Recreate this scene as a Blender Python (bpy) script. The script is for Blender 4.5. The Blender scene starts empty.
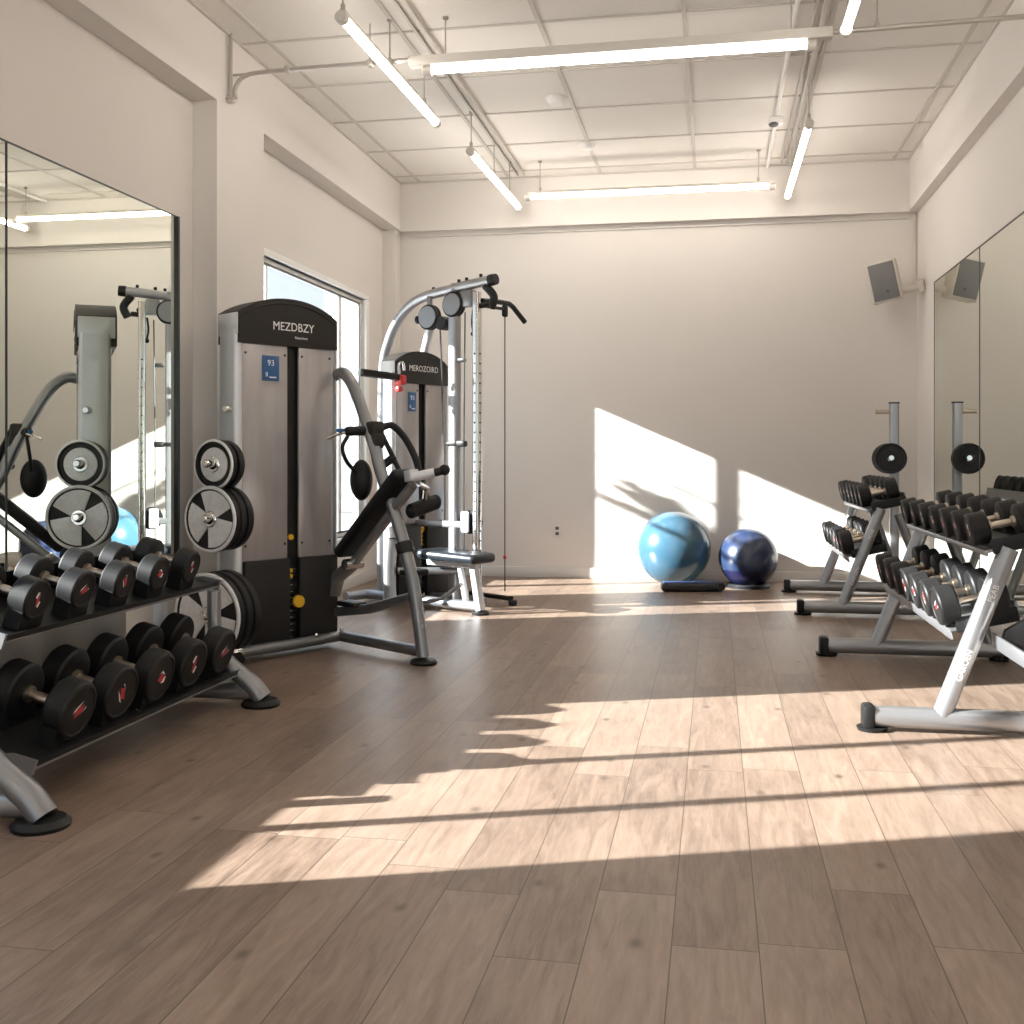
import bpy, bmesh, math, random
from mathutils import Vector, Matrix
random.seed(7)
R = math.radians
PI = math.pi
scn = bpy.context.scene
COL = scn.collection

# ------------------------------------------------------------------ materials
def new_mat(name):
    m = bpy.data.materials.new(name)
    m.use_nodes = True
    nt = m.node_tree
    b = nt.nodes['Principled BSDF']
    return m, nt, b

def pmat(name, col, rough=.5, metal=0., spec=.5, noise=0., nscale=40., bump=0., coat=0., emit=None, estr=0., trans=0., stretch=None):
    m, nt, b = new_mat(name)
    b.inputs['Base Color'].default_value = (*col, 1)
    b.inputs['Roughness'].default_value = rough
    b.inputs['Metallic'].default_value = metal
    b.inputs['Specular IOR Level'].default_value = spec
    b.inputs['Coat Weight'].default_value = coat
    b.inputs['Coat Roughness'].default_value = .1
    if emit:
        b.inputs['Emission Color'].default_value = (*emit, 1)
        b.inputs['Emission Strength'].default_value = estr
    if noise or bump:
        tc = nt.nodes.new('ShaderNodeTexCoord')
        nz = nt.nodes.new('ShaderNodeTexNoise')
        nz.inputs['Scale'].default_value = nscale
        nz.inputs['Detail'].default_value = 5
        if stretch:
            mp = nt.nodes.new('ShaderNodeMapping')
            mp.inputs['Scale'].default_value = stretch
            nt.links.new(tc.outputs['Object'], mp.inputs['Vector'])
            nt.links.new(mp.outputs['Vector'], nz.inputs['Vector'])
        else:
            nt.links.new(tc.outputs['Object'], nz.inputs['Vector'])
        if noise:
            mx = nt.nodes.new('ShaderNodeMix'); mx.data_type = 'RGBA'
            mx.inputs['A'].default_value = (*[c * (1 - noise) for c in col], 1)
            mx.inputs['B'].default_value = (*[min(1, c * (1 + noise)) for c in col], 1)
            nt.links.new(nz.outputs['Fac'], mx.inputs['Factor'])
            nt.links.new(mx.outputs['Result'], b.inputs['Base Color'])
        if bump:
            bp = nt.nodes.new('ShaderNodeBump')
            bp.inputs['Strength'].default_value = bump
            bp.inputs['Distance'].default_value = .002
            nt.links.new(nz.outputs['Fac'], bp.inputs['Height'])
            nt.links.new(bp.outputs['Normal'], b.inputs['Normal'])
    return m

M = {}
M['wall'] = pmat('wall_paint', (.76, .725, .685), .85, spec=.2, noise=.025, nscale=2.2, bump=.06)
M['beam'] = pmat('beam_paint', (.76, .725, .685), .85, spec=.2, noise=.02, nscale=3, bump=.05)
M['white'] = pmat('white_paint', (.88, .88, .865), .45, noise=.02, nscale=8)
M['skirt'] = pmat('skirting_paint', (.74, .715, .68), .5, noise=.02, nscale=8)
M['ceil'] = pmat('ceiling_tile', (.83, .80, .755), .9, spec=.1, noise=.03, nscale=180, bump=.12)
M['tbar'] = pmat('ceiling_bar', (.60, .57, .53), .5, noise=.03, nscale=20)
M['silver'] = pmat('silver_paint', (.37, .375, .39), .32, metal=.72, noise=.05, nscale=250)
M['dsilver'] = pmat('grey_paint', (.27, .275, .285), .33, metal=.7, noise=.05, nscale=250)
M['lsilver'] = pmat('light_or_lit_silver', (.74, .76, .79), .35, metal=.35, noise=.04, nscale=200)  # pale silver; on the towers' left sides it stands for window light
M['chrome'] = pmat('chrome', (.78, .77, .76), .12, metal=1., noise=.03, nscale=60)
M['brass'] = pmat('knurled_steel', (.50, .43, .35), .3, metal=1., noise=.2, nscale=400, bump=.3)
M['rubber'] = pmat('black_rubber', (.009, .009, .0095), .5, spec=.34, noise=.3, nscale=300, bump=.1)
M['rubberface'] = pmat('black_rubber_face', (.013, .012, .011), .6, spec=.3, noise=.25, nscale=200, bump=.08)
M['plastic'] = pmat('black_plastic', (.009, .009, .009), .45, spec=.35, noise=.2, nscale=100)
M['slot'] = pmat('dark_slot', (.006, .006, .006), .6, noise=.2, nscale=50)
M['cap'] = pmat('charcoal_shroud', (.027, .024, .021), .55, spec=.35, noise=.12, nscale=220, bump=.08)
M['dpanel'] = pmat('dark_panel', (.020, .019, .018), .55, spec=.35, noise=.12, nscale=220, bump=.05)
M['smoke'] = pmat('smoked_panel', (.44, .415, .42), .25, metal=.3, noise=.22, nscale=3.0, stretch=(5, 5, .6))
M['vinyl'] = pmat('black_vinyl', (.009, .009, .01), .5, spec=.35, noise=.2, nscale=120, bump=.15)
M['vinylblue'] = pmat('blue_black_vinyl', (.018, .023, .030), .33, noise=.2, nscale=120, bump=.12)
M['red'] = pmat('red_ink', (.55, .02, .025), .4, noise=.15, nscale=300)
M['redplastic'] = pmat('red_plastic', (.60, .035, .03), .35, noise=.05, nscale=50)
M['ink'] = pmat('white_ink', (.93, .93, .91), .5, noise=.1, nscale=300)
M['yellow'] = pmat('yellow_plastic', (.85, .50, .02), .4, noise=.08, nscale=80)
M['bluelabel'] = pmat('blue_label', (.035, .12, .30), .4, noise=.06, nscale=60)
M['plateface'] = pmat('grey_iron', (.84, .85, .87), .33, metal=.15, noise=.2, nscale=40, bump=.15)
M['iron'] = pmat('black_iron', (.012, .012, .013), .42, spec=.35, metal=.0, noise=.2, nscale=90, bump=.1)
M['ballblue'] = pmat('blue_ball_vinyl', (.046, .118, .180), .22, spec=.6, noise=.08, nscale=4, coat=.3)
M['ballnavy'] = pmat('navy_ball_vinyl', (.021, .037, .088), .26, spec=.6, noise=.1, nscale=4, coat=.2)
M['navy'] = pmat('navy_band', (.007, .009, .045), .3, noise=.1, nscale=6)
M['mat'] = pmat('blue_foam', (.03, .06, .17), .5, noise=.1, nscale=60)
M['blackfoam'] = pmat('black_foam', (.012, .013, .016), .45, noise=.1, nscale=60)
M['spkgrille'] = pmat('speaker_grille', (.20, .20, .20), .7, noise=.2, nscale=900, bump=.3)
M['spk'] = pmat('speaker_case', (.66, .62, .56), .5, noise=.02, nscale=30)
M['tube'] = pmat('lit_tube', (1, 1, 1), .3, emit=(1.0, .91, .82), estr=15.5, noise=.0)
M['gasket'] = pmat('window_gasket', (.10, .105, .11), .5, noise=.1, nscale=40)
M['mirrorframe'] = pmat('mirror_edge', (.05, .06, .06), .35, metal=.5, noise=.1, nscale=40)
M['cable'] = pmat('steel_cable', (.06, .06, .06), .4, metal=.5, noise=.2, nscale=500)
M['conduit'] = pmat('conduit_steel', (.52, .49, .45), .35, metal=.7, noise=.05, nscale=60)
M['bluetape'] = pmat('blue_strap', (.03, .17, .38), .5, noise=.1, nscale=80)
M['paving'] = pmat('paving', (.60, .585, .56), .9, noise=.1, nscale=3)
M['render'] = pmat('white_render', (.30, .31, .31), .9, noise=.18, nscale=6, bump=.3)
M['leaf'] = pmat('palm_leaf', (.05, .12, .04), .6, noise=.2, nscale=30)
M['bark'] = pmat('palm_bark', (.14, .09, .06), .9, noise=.3, nscale=20)
M['outlet'] = pmat('outlet_plastic', (.75, .73, .70), .4, noise=.02, nscale=30)

# mirror
m, nt, b = new_mat('mirror_glass')
b.inputs['Base Color'].default_value = (.74, .775, .715, 1)
b.inputs['Metallic'].default_value = 1.
b.inputs['Roughness'].default_value = 0.0
nz = nt.nodes.new('ShaderNodeTexNoise'); nz.inputs['Scale'].default_value = 1.5
mx = nt.nodes.new('ShaderNodeMix'); mx.data_type = 'RGBA'
mx.inputs['A'].default_value = (.83, .865, .80, 1); mx.inputs['B'].default_value = (.86, .89, .83, 1)
nt.links.new(nz.outputs['Fac'], mx.inputs['Factor']); nt.links.new(mx.outputs['Result'], b.inputs['Base Color'])
M['mirror'] = m
# window glass: clear with a fresnel sheen, lets the sun through
m = bpy.data.materials.new('window_glass'); m.use_nodes = True
nt = m.node_tree; nt.nodes.clear()
out = nt.nodes.new('ShaderNodeOutputMaterial'); mixn = nt.nodes.new('ShaderNodeMixShader')
tr = nt.nodes.new('ShaderNodeBsdfTransparent'); tr.inputs['Color'].default_value = (.96, .98, .98, 1)
gl = nt.nodes.new('ShaderNodeBsdfGlossy'); gl.inputs['Roughness'].default_value = .02
fr = nt.nodes.new('ShaderNodeLayerWeight'); fr.inputs['Blend'].default_value = .5
pw = nt.nodes.new('ShaderNodeMath'); pw.operation = 'POWER'; pw.inputs[1].default_value = 5.
ad = nt.nodes.new('ShaderNodeMath'); ad.operation = 'MULTIPLY_ADD'; ad.inputs[1].default_value = .45; ad.inputs[2].default_value = .02
nt.links.new(fr.outputs['Facing'], pw.inputs[0]); nt.links.new(pw.outputs[0], ad.inputs[0]); nt.links.new(ad.outputs[0], mixn.inputs[0]); nt.links.new(tr.outputs[0], mixn.inputs[1]); nt.links.new(gl.outputs[0], mixn.inputs[2])
nt.links.new(mixn.outputs[0], out.inputs[0])
M['glass'] = m

# plank floor
def floor_material():
    m, nt, b = new_mat('oak_planks')
    N, L = nt.nodes, nt.links
    def math_(op, a, b_=None, c=None):
        n = N.new('ShaderNodeMath'); n.operation = op
        for i, v in enumerate((a, b_, c)):
            if v is None: continue
            if isinstance(v, (int, float)): n.inputs[i].default_value = v
            else: L.new(v, n.inputs[i])
        return n.outputs[0]
    tc = N.new('ShaderNodeTexCoord'); sp = N.new('ShaderNodeSeparateXYZ')
    L.new(tc.outputs['Object'], sp.inputs[0])
    W, LEN = .192, 1.38
    u = math_('DIVIDE', math_('ADD', sp.outputs['X'], 10.08), W)
    row = math_('FLOOR', u)
    wn = N.new('ShaderNodeTexWhiteNoise'); wn.noise_dimensions = '1D'; L.new(row, wn.inputs['W'])
    v = math_('ADD', math_('DIVIDE', sp.outputs['Y'], LEN), math_('MULTIPLY', wn.outputs['Value'], 5.3))
    vid = math_('FLOOR', v)
    pid = math_('ADD', math_('MULTIPLY', row, 17.13), math_('MULTIPLY', vid, 3.71))
    wn2 = N.new('ShaderNodeTexWhiteNoise'); wn2.noise_dimensions = '1D'; L.new(pid, wn2.inputs['W'])
    def edge(f, w):   # 1 on the seam
        fr_ = math_('FRACT', f)
        d = math_('MINIMUM', fr_, math_('SUBTRACT', 1., fr_))
        return math_('LESS_THAN', d, w)
    seam = math_('MAXIMUM', edge(u, .0075), edge(v, .0011))
    # grain, stretched along the plank and shifted for each plank
    cb = N.new('ShaderNodeCombineXYZ')
    L.new(math_('ADD', math_('MULTIPLY', sp.outputs['X'], 1.0), math_('MULTIPLY', wn2.outputs['Value'], 31.)), cb.inputs[0])
    L.new(math_('MULTIPLY', sp.outputs['Y'], .11), cb.inputs[1]); L.new(math_('MULTIPLY', wn2.outputs['Value'], 57.), cb.inputs[2])
    g = N.new('ShaderNodeTexNoise'); g.inputs['Scale'].default_value = 26; g.inputs['Detail'].default_value = 7; g.inputs['Roughness'].default_value = .62
    g.inputs['Distortion'].default_value = 1.1
    L.new(cb.outputs[0], g.inputs['Vector'])
    fine = N.new('ShaderNodeTexNoise'); fine.inputs['Scale'].default_value = 150; fine.inputs['Detail'].default_value = 3
    L.new(cb.outputs[0], fine.inputs['Vector'])
    cl = N.new('ShaderNodeTexNoise'); cl.inputs['Scale'].default_value = 2.3; cl.inputs['Detail'].default_value = 4
    L.new(tc.outputs['Object'], cl.inputs['Vector'])
    # knots
    cbk = N.new('ShaderNodeCombineXYZ')
    L.new(math_('ADD', sp.outputs['X'], math_('MULTIPLY', cl.outputs['Fac'], .05)), cbk.inputs[0])
    L.new(math_('MULTIPLY', sp.outputs['Y'], .62), cbk.inputs[1])
    vo = N.new('ShaderNodeTexVoronoi'); vo.voronoi_dimensions = '2D'; vo.inputs['Scale'].default_value = 3.4; vo.inputs['Randomness'].default_value = 1.
    L.new(cbk.outputs[0], vo.inputs['Vector'])
    kr = N.new('ShaderNodeMapRange'); kr.inputs['From Min'].default_value = .02; kr.inputs['From Max'].default_value = .085
    kr.inputs['To Min'].default_value = 1.; kr.inputs['To Max'].default_value = 0.
    L.new(vo.outputs['Distance'], kr.inputs['Value'])
    sepc = N.new('ShaderNodeSeparateColor'); L.new(vo.outputs['Color'], sepc.inputs[0])
    knot = math_('MULTIPLY', math_('POWER', kr.outputs[0], 1.5), math_('GREATER_THAN', sepc.outputs[0], .45))
    fac = math_('ADD', math_('MULTIPLY', g.outputs['Fac'], .75), math_('ADD', math_('MULTIPLY', fine.outputs['Fac'], .18),
                math_('ADD', math_('MULTIPLY', wn2.outputs['Value'], .20), math_('MULTIPLY', cl.outputs['Fac'], .22))))
    rp = N.new('ShaderNodeValToRGB')
    e = rp.color_ramp.elements
    e[0].position = .40; e[0].color = (.128, .084, .062, 1)
    e[1].position = .95; e[1].color = (.38, .285, .222, 1)
    k = e.new(.67); k.color = (.262, .187, .141, 1)
    L.new(fac, rp.inputs[0])
    mk = N.new('ShaderNodeMix'); mk.data_type = 'RGBA'; mk.inputs['B'].default_value = (.085, .058, .042, 1)
    L.new(math_('MULTIPLY', knot, .75), mk.inputs['Factor']); L.new(rp.outputs[0], mk.inputs['A'])
    ms = N.new('ShaderNodeMix'); ms.data_type = 'RGBA'; ms.inputs['B'].default_value = (.05, .035, .026, 1)
    L.new(math_('MULTIPLY', seam, .8), ms.inputs['Factor']); L.new(mk.outputs['Result'], ms.inputs['A'])
    L.new(ms.outputs['Result'], b.inputs['Base Color'])
    rr = N.new('ShaderNodeMapRange'); rr.inputs['To Min'].default_value = .30; rr.inputs['To Max'].default_value = .46
    L.new(g.outputs['Fac'], rr.inputs['Value']); L.new(rr.outputs[0], b.inputs['Roughness'])
    bp = N.new('ShaderNodeBump'); bp.inputs['Strength'].default_value = .12; bp.inputs['Distance'].default_value = .002
    L.new(math_('SUBTRACT', fine.outputs['Fac'], seam), bp.inputs['Height']); L.new(bp.outputs['Normal'], b.inputs['Normal'])
    b.inputs['Specular IOR Level'].default_value = .42
    return m
M['floor'] = floor_material()

# ------------------------------------------------------------------ mesh builder
def frame_from(axis, up=None):
    a = Vector(axis).normalized()
    up = Vector(up) if up is not None else (Vector((0, 0, 1)) if abs(a.z) < .95 else Vector((0, 1, 0)))
    s = a.cross(up).normalized(); t = s.cross(a).normalized()
    return a, s, t

def catmull(pts, n=8):
    pts = [Vector(p) for p in pts]
    P = [2 * pts[0] - pts[1]] + pts + [2 * pts[-1] - pts[-2]]
    out = []
    for i in range(1, len(P) - 2):
        p0, p1, p2, p3 = P[i - 1], P[i], P[i + 1], P[i + 2]
        for k in range(n):
            t = k / n
            out.append(.5 * ((2 * p1) + (p2 - p0) * t + (2 * p0 - 5 * p1 + 4 * p2 - p3) * t * t + (3 * p1 - p0 - 3 * p2 + p3) * t ** 3))
    out.append(pts[-1])
    return out

class MB:
    def __init__(self): self.bm = bmesh.new()
    def _xf(self, verts, T):
        if T is not None: bmesh.ops.transform(self.bm, matrix=T, verts=verts)
    def box(self, c, s, bev=.0, T=None, mi=0, seg=2):
        r = bmesh.ops.create_cube(self.bm, size=1)
        vs = r['verts']
        bmesh.ops.transform(self.bm, matrix=Matrix.Translation(c) @ Matrix.Diagonal((*s, 1)), verts=vs)
        fs = set(f for v in vs for f in v.link_faces)
        if bev > 0:
            es = list(set(e for v in vs for e in v.link_edges))
            rr = bmesh.ops.bevel(self.bm, geom=es, offset=min(bev, min(s) * .49), segments=seg, profile=.5, affect='EDGES')
            vs = list(set(rr['verts']) | set(v for v in vs if v.is_valid)); fs = set(f for v in vs for f in v.link_faces)
        for f in fs: f.material_index = mi
        self._xf(list(vs), T)
        return self
    def tube(self, pts, r, n=14, mi=0, T=None, caps=True, flat=1.0, up=None):
        """sweep of a circle (flat<1 squashes it along the frame's second axis)"""
        pts = [Vector(p) for p in pts]
        rs = r if isinstance(r, (list, tuple)) else [r] * len(pts)
        tang = []
        for i in range(len(pts)):
            a = pts[max(0, i - 1)]; c = pts[min(len(pts) - 1, i + 1)]
            tang.append((c - a).normalized())
        a, s, t = frame_from(tang[0], up)
        rings = []
        for i, p in enumerate(pts):
            if i:
                q = tang[i - 1].rotation_difference(tang[i])
                s = q @ s; t = q @ t
            rings.append([self.bm.verts.new(p + rs[i] * (math.cos(2 * PI * k / n) * s + flat * math.sin(2 * PI * k / n) * t)) for k in range(n)])
        fs = []
        for i in range(len(rings) - 1):
            for k in range(n):
                fs.append(self.bm.faces.new((rings[i][k], rings[i][(k + 1) % n], rings[i + 1][(k + 1) % n], rings[i + 1][k])))
        if caps:
            fs.append(self.bm.faces.new(list(reversed(rings[0])))); fs.append(self.bm.faces.new(rings[-1]))
        for f in fs: f.material_index = mi
        self._xf([v for rg in rings for v in rg], T)
        return self
    def rect_tube(self, pts, w, h, up=(0, 0, 1), mi=0, T=None, rad=.25):
        """sweep of a rounded rectangle: w across (s), h along up (t)"""
        pts = [Vector(p) for p in pts]
        prof = []
        c = min(w, h) * rad
        for cx, cy, a0 in ((1, 1, 0), (-1, 1, 90), (-1, -1, 180), (1, -1, 270)):
            for k in range(4):
                a = R(a0 + 30 * k)
                prof.append((cx * (w / 2 - c) + c * math.cos(a), cy * (h / 2 - c) + c * math.sin(a)))
        n = len(prof); rings = []
        for i, p in enumerate(pts):
            tg = (pts[min(len(pts) - 1, i + 1)] - pts[max(0, i - 1)]).normalized()
            a, s, t = frame_from(tg, up)
            rings.append([self.bm.verts.new(p + x * s + y * t) for x, y in prof])
        fs = []
        for i in range(len(rings) - 1):
            for k in range(n):
                fs.append(self.bm.faces.new((rings[i][k], rings[i][(k + 1) % n], rings[i + 1][(k + 1) % n], rings[i + 1][k])))
        fs.append(self.bm.faces.new(list(reversed(rings[0])))); fs.append(self.bm.faces.new(rings[-1]))
        for f in fs: f.material_index = mi
        self._xf([v for rg in rings for v in rg], T)
        return self
    def lathe(self, prof, n=40, axis=(1, 0, 0), o=(0, 0, 0), mi=0, T=None, mids=None, close=False):
        """prof: (distance along the axis, radius)"""
        a, s, t = frame_from(axis)
        o = Vector(o); rings = []; allv = []
        for x, r in prof:
            if r < 1e-6:
                v = self.bm.verts.new(o + a * x); rings.append([v]); allv.append(v)
            else:
                rg = [self.bm.verts.new(o + a * x + r * (math.cos(2 * PI * k / n) * s + math.sin(2 * PI * k / n) * t)) for k in range(n)]
                rings.append(rg); allv += rg
        seq = list(range(len(rings) - 1))
        pairs = [(i, i + 1) for i in seq] + ([(len(rings) - 1, 0)] if close else [])
        for q, (i, j) in enumerate(pairs):
            A, B = rings[i], rings[j]
            for k in range(n):
                k2 = (k + 1) % n
                if len(A) == 1 and len(B) == 1: continue
                if len(A) == 1: f = self.bm.faces.new((A[0], B[k], B[k2]))
                elif len(B) == 1: f = self.bm.faces.new((A[k], B[0], A[k2]))
                else: f = self.bm.faces.new((A[k], B[k], B[k2], A[k2]))
                f.material_index = mids[q] if mids else mi
        self._xf(allv, T)
        return self
    def prism(self, poly, d0, d1, plane='xz', mi=0, T=None, bev=0.):
        """polygon in a plane pushed along the third axis"""
        def P(a, b, d):
            return {'xz': (a, d, b), 'xy': (a, b, d), 'yz': (d, a, b)}[plane]
        A = [self.bm.verts.new(P(a, b, d0)) for a, b in poly]; B = [self.bm.verts.new(P(a, b, d1)) for a, b in poly]
        n = len(poly)
        fa = self.bm.faces.new(A); fb = self.bm.faces.new(list(reversed(B)))
        fs = [fa, fb] + [self.bm.faces.new((A[k], B[k], B[(k + 1) % n], A[(k + 1) % n])) for k in range(n)]
        for f in fs: f.material_index = mi
        vs = A + B
        if bev:
            es = list(fa.edges) + list(fb.edges)
            rr = bmesh.ops.bevel(self.bm, geom=es, offset=bev, segments=2, profile=.5, affect='EDGES')
            vs = list(set(v for v in vs if v.is_valid) | set(rr['verts']))
            for f in rr['faces']: f.material_index = mi
        self._xf(vs, T)
        return self
    def sphere(self, c, r, mi=0, T=None, u=24, v=16, sc=(1, 1, 1)):
        rr = bmesh.ops.create_uvsphere(self.bm, u_segments=u, v_segments=v, radius=r)
        bmesh.ops.transform(self.bm, matrix=Matrix.Translation(c) @ Matrix.Diagonal((*sc, 1)), verts=rr['verts'])
        for f in set(f for q in rr['verts'] for f in q.link_faces): f.material_index = mi
        self._xf(rr['verts'], T)
        return self
    def poly(self, pts, mi=0, T=None):
        vs = [self.bm.verts.new(p) for p in pts]
        f = self.bm.faces.new(vs); f.material_index = mi
        self._xf(vs, T)
        return self
    def text(self, s, size, mi=0, T=None, sx=1., bold=0.):
        cu = bpy.data.curves.new('t', 'FONT'); cu.body = s; cu.size = size; cu.align_x = 'CENTER'; cu.align_y = 'CENTER'
        cu.extrude = .0004; cu.offset = bold; cu.resolution_u = 3
        ob = bpy.data.objects.new('t', cu); COL.objects.link(ob)
        dg = bpy.context.evaluated_depsgraph_get()
        me = bpy.data.meshes.new_from_object(ob.evaluated_get(dg))
        n0 = len(self.bm.verts); f0 = len(self.bm.faces)
        self.bm.from_mesh(me)
        self.bm.verts.ensure_lookup_table(); self.bm.faces.ensure_lookup_table()
        vs = self.bm.verts[n0:]
        for f in self.bm.faces[f0:]: f.material_index = mi
        bmesh.ops.transform(self.bm, matrix=Matrix.Diagonal((sx, 1, 1, 1)), verts=vs)
        self._xf(vs, T)
        bpy.data.objects.remove(ob); bpy.data.curves.remove(cu); bpy.data.meshes.remove(me)
        return self
    def build(self, name, mats, parent=None, sharp=35., loc=None):
        me = bpy.data.meshes.new(name)
        bmesh.ops.recalc_face_normals(self.bm, faces=self.bm.faces[:])
        self.bm.to_mesh(me); self.bm.free()
        for q in (mats if isinstance(mats, (list, tuple)) else [mats]): me.materials.append(M[q])
        me.shade_smooth()
        me.set_sharp_from_angle(angle=R(sharp))
        o = bpy.data.objects.new(name, me); COL.objects.link(o)
        if parent: o.parent = parent
        if loc: o.location = loc
        return o

def tag(o, label, cat, group=None, kind=None):
    if label: o['label'] = label
    if cat: o['category'] = cat
    if group: o['group'] = group
    if kind: o['kind'] = kind
    return o
def thing(name, label, cat, loc=(0, 0, 0), rot=(0, 0, 0), group=None):
    o = bpy.data.objects.new(name, None); COL.objects.link(o)
    o.location = loc; o.rotation_euler = rot; o.empty_display_size = .1
    return tag(o, label, cat, group)
def struct(o): o['kind'] = 'structure'; return o
def copy_tree(o, parent=None):
    c = o.copy(); COL.objects.link(c)
    if parent: c.parent = parent
    for ch in [x for x in o.children]: copy_tree(ch, c)
    return c
def wall(name, c, s, mat='wall'): return struct(MB().box(c, s).build(name, mat))

# ------------------------------------------------------------------ room
XL, XR, YB, YF, H = -2.97, 1.68, 9.6, -2.6, 3.58
BL, BR, BZ = -2.82, 1.60, 3.147        # beam faces and underside
T = .16
struct(MB().box(((XL + XR) / 2, (YB + YF) / 2, -.05), (XR - XL + 2 * T, YB - YF + 2 * T, .1)).build('floor', 'floor'))
struct(MB().box(((XL + XR) / 2, (YB + YF) / 2, H + .05), (XR - XL + 2 * T, YB - YF + 2 * T, .1)).build('ceiling', 'ceil'))
wall('wall_rear', ((XL + XR) / 2, YB + T / 2, H / 2), (XR - XL + 2 * T, T, H))
wall('wall_right', (XR + T / 2, (YB + YF) / 2, H / 2), (T, YB - YF, H))
# left wall with two window openings
W1 = (1.84, 3.90, .69, 2.45); W2 = (6.46, 8.90, .43, 2.44)
TL = .10
b_ = MB(); xc = XL - TL / 2
ys = [YF, W1[0], W1[1], W2[0], W2[1], YB]
for i in (0, 2, 4): b_.box((xc, (ys[i] + ys[i + 1]) / 2, H / 2), (TL, ys[i + 1] - ys[i], H))
for w in (W1, W2):
    b_.box((xc, (w[0] + w[1]) / 2, w[2] / 2), (TL, w[1] - w[0], w[2]))
    b_.box((xc, (w[0] + w[1]) / 2, (H + w[3]) / 2), (TL, w[1] - w[0], H - w[3]))
struct(b_.build('wall_left', 'wall'))
# wall behind the camera, its unseen glazed opening added for fill light
W3 = (-2.6, 1.45, .12, 2.9)
b_ = MB(); yc = YF - T / 2
b_.box(((XL - T + W3[0]) / 2, yc, H / 2), (W3[0] - XL + T, T, H)); b_.box(((XR + T + W3[1]) / 2, yc, H / 2), (XR + T - W3[1], T, H))
b_.box(((W3[0] + W3[1]) / 2, yc, W3[2] / 2), (W3[1] - W3[0], T, W3[2])); b_.box(((W3[0] + W3[1]) / 2, yc, (H + W3[3]) / 2), (W3[1] - W3[0], T, H - W3[3]))
struct(b_.build('wall_front', 'wall'))
# beams and piers
MBX = lambda x0, x1, y0, y1, z0, z1: (((x0 + x1) / 2, (y0 + y1) / 2, (z0 + z1) / 2), (x1 - x0, y1 - y0, z1 - z0))
struct(MB().box(*MBX(XL, BL, YF, YB, BZ, H)).build('ceiling_beam_left', 'beam'))
struct(MB().box(*MBX(BR, XR, YF, YB, BZ, H)).build('ceiling_beam_right', 'beam'))
struct(MB().box(*MBX(BL, BR, 9.49, YB, BZ, H)).build('ceiling_beam_rear', 'beam'))
struct(MB().box(*MBX(BL, BR, 9.485, 9.50, BZ - .012, BZ + .006)).box(*MBX(BL, BR, 9.575, YB, BZ - .05, BZ)).build('trim_1', 'beam'))
struct(MB().box(*MBX(XL, BL, 5.80, 6.46, 0, BZ)).build('column_left', 'beam'))
struct(MB().box(*MBX(XL, BL - .03, 9.42, YB, 0, BZ)).build('column_rear', 'beam'))
# baseboards
struct(MB().box(*MBX(BL - .03, XR, YB - .016, YB, 0, .095), bev=.004).build('baseboard_rear', 'skirt'))
struct(MB().box(*MBX(XR - .016, XR, YF, YB - .016, 0, .095), bev=.004).build('baseboard_right', 'skirt'))
b_ = MB()
b_.box(*MBX(XL, XL + .016, YF, 5.80, 0, .095), bev=.004).box(*MBX(XL, XL + .016, 6.46, 9.42, 0, .095), bev=.004).box(*MBX(BL, BL + .016, 5.80, 6.46, 0, .095), bev=.004)
struct(b_.build('baseboard_left', 'skirt'))
# ceiling grid
b_ = MB()
for k in range(7):
    x = -2.63 + .82 * k
    if BL < x < BR: b_.box((x, (YF + 9.49) / 2, H - .003), (.026, 9.49 - YF, .012))
for k in range(15):
    y = 9.26 - .79 * k
    if y > YF: b_.box(((BL + BR) / 2, y, H - .003), (BR - BL, .02, .010))
b_.box(*MBX(BL, BL + .02, YF, 9.49, H - .012, H)).box(*MBX(BR - .02, BR, YF, 9.49, H - .012, H)).box(*MBX(BL, BR, 9.47, 9.49, H - .012, H))
struct(b_.build('ceiling_grid', 'tbar'))

# windows in the left wall
def window(idx, w, mulls, casing=True):
    y0, y1, z0, z1 = w
    fr_ = MB(); x0 = XL - .085
    t = .035
    for (a, b, c, d) in ((y0, y1, z1 - t, z1), (y0, y1, z0, z0 + t)): fr_.box(*MBX(x0, x0 + .06, a, b, c, d), bev=.004)
    for (a, b) in ((y0, y0 + t), (y1 - t, y1)): fr_.box(*MBX(x0, x0 + .06, a, b, z0 + t, z1 - t), bev=.004)
    for y, ww in mulls: fr_.box(*MBX(x0, x0 + .05, y - ww / 2, y + ww / 2, z0 + t, z1 - t), bev=.003)
    o = struct(fr_.build('window_%d' % idx, 'white'))
    g = MB()
    for (a, b, c, d) in ((y0 + t, y1 - t, z1 - t - .014, z1 - t), (y0 + t, y1 - t, z0 + t, z0 + t + .014)): g.box(*MBX(x0 + .05, x0 + .062, a, b, c, d))
    for (a, b) in ((y0 + t, y0 + t + .014), (y1 - t - .016, y1 - t)): g.box(*MBX(x0 + .05, x0 + .062, a, b, z0 + t, z1 - t))
    g.build('gasket', 'gasket', o)
    MB().box(*MBX(x0 + .02, x0 + .026, y0 + t, y1 - t, z0 + t, z1 - t)).build('pane', 'glass', o)
    c = MB()
    c.box(*MBX(XL - .06, XL + .022, y0, y1 + .085, z1 - .0, z1 + .045), bev=.006)
    c.box(*MBX(XL - .06, XL + .022, y1, y1 + .085, z0 - .03, z1), bev=.006)
    c.box(*MBX(XL - .06, XL + .022, y0, y1 + .085, z0 - .05, z0), bev=.006)
    c.build('casing', 'white', o)
window(1, W1, [(2.325, .045), (2.90, .05)])
window(2, W2, [(6.93, .03), (8.395, .075)])
b_ = MB()
for x in (-2.6, -1.3, .1, 1.39): b_.box(*MBX(x, x + .06, YF - .1, YF - .04, W3[2], W3[3]))
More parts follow.
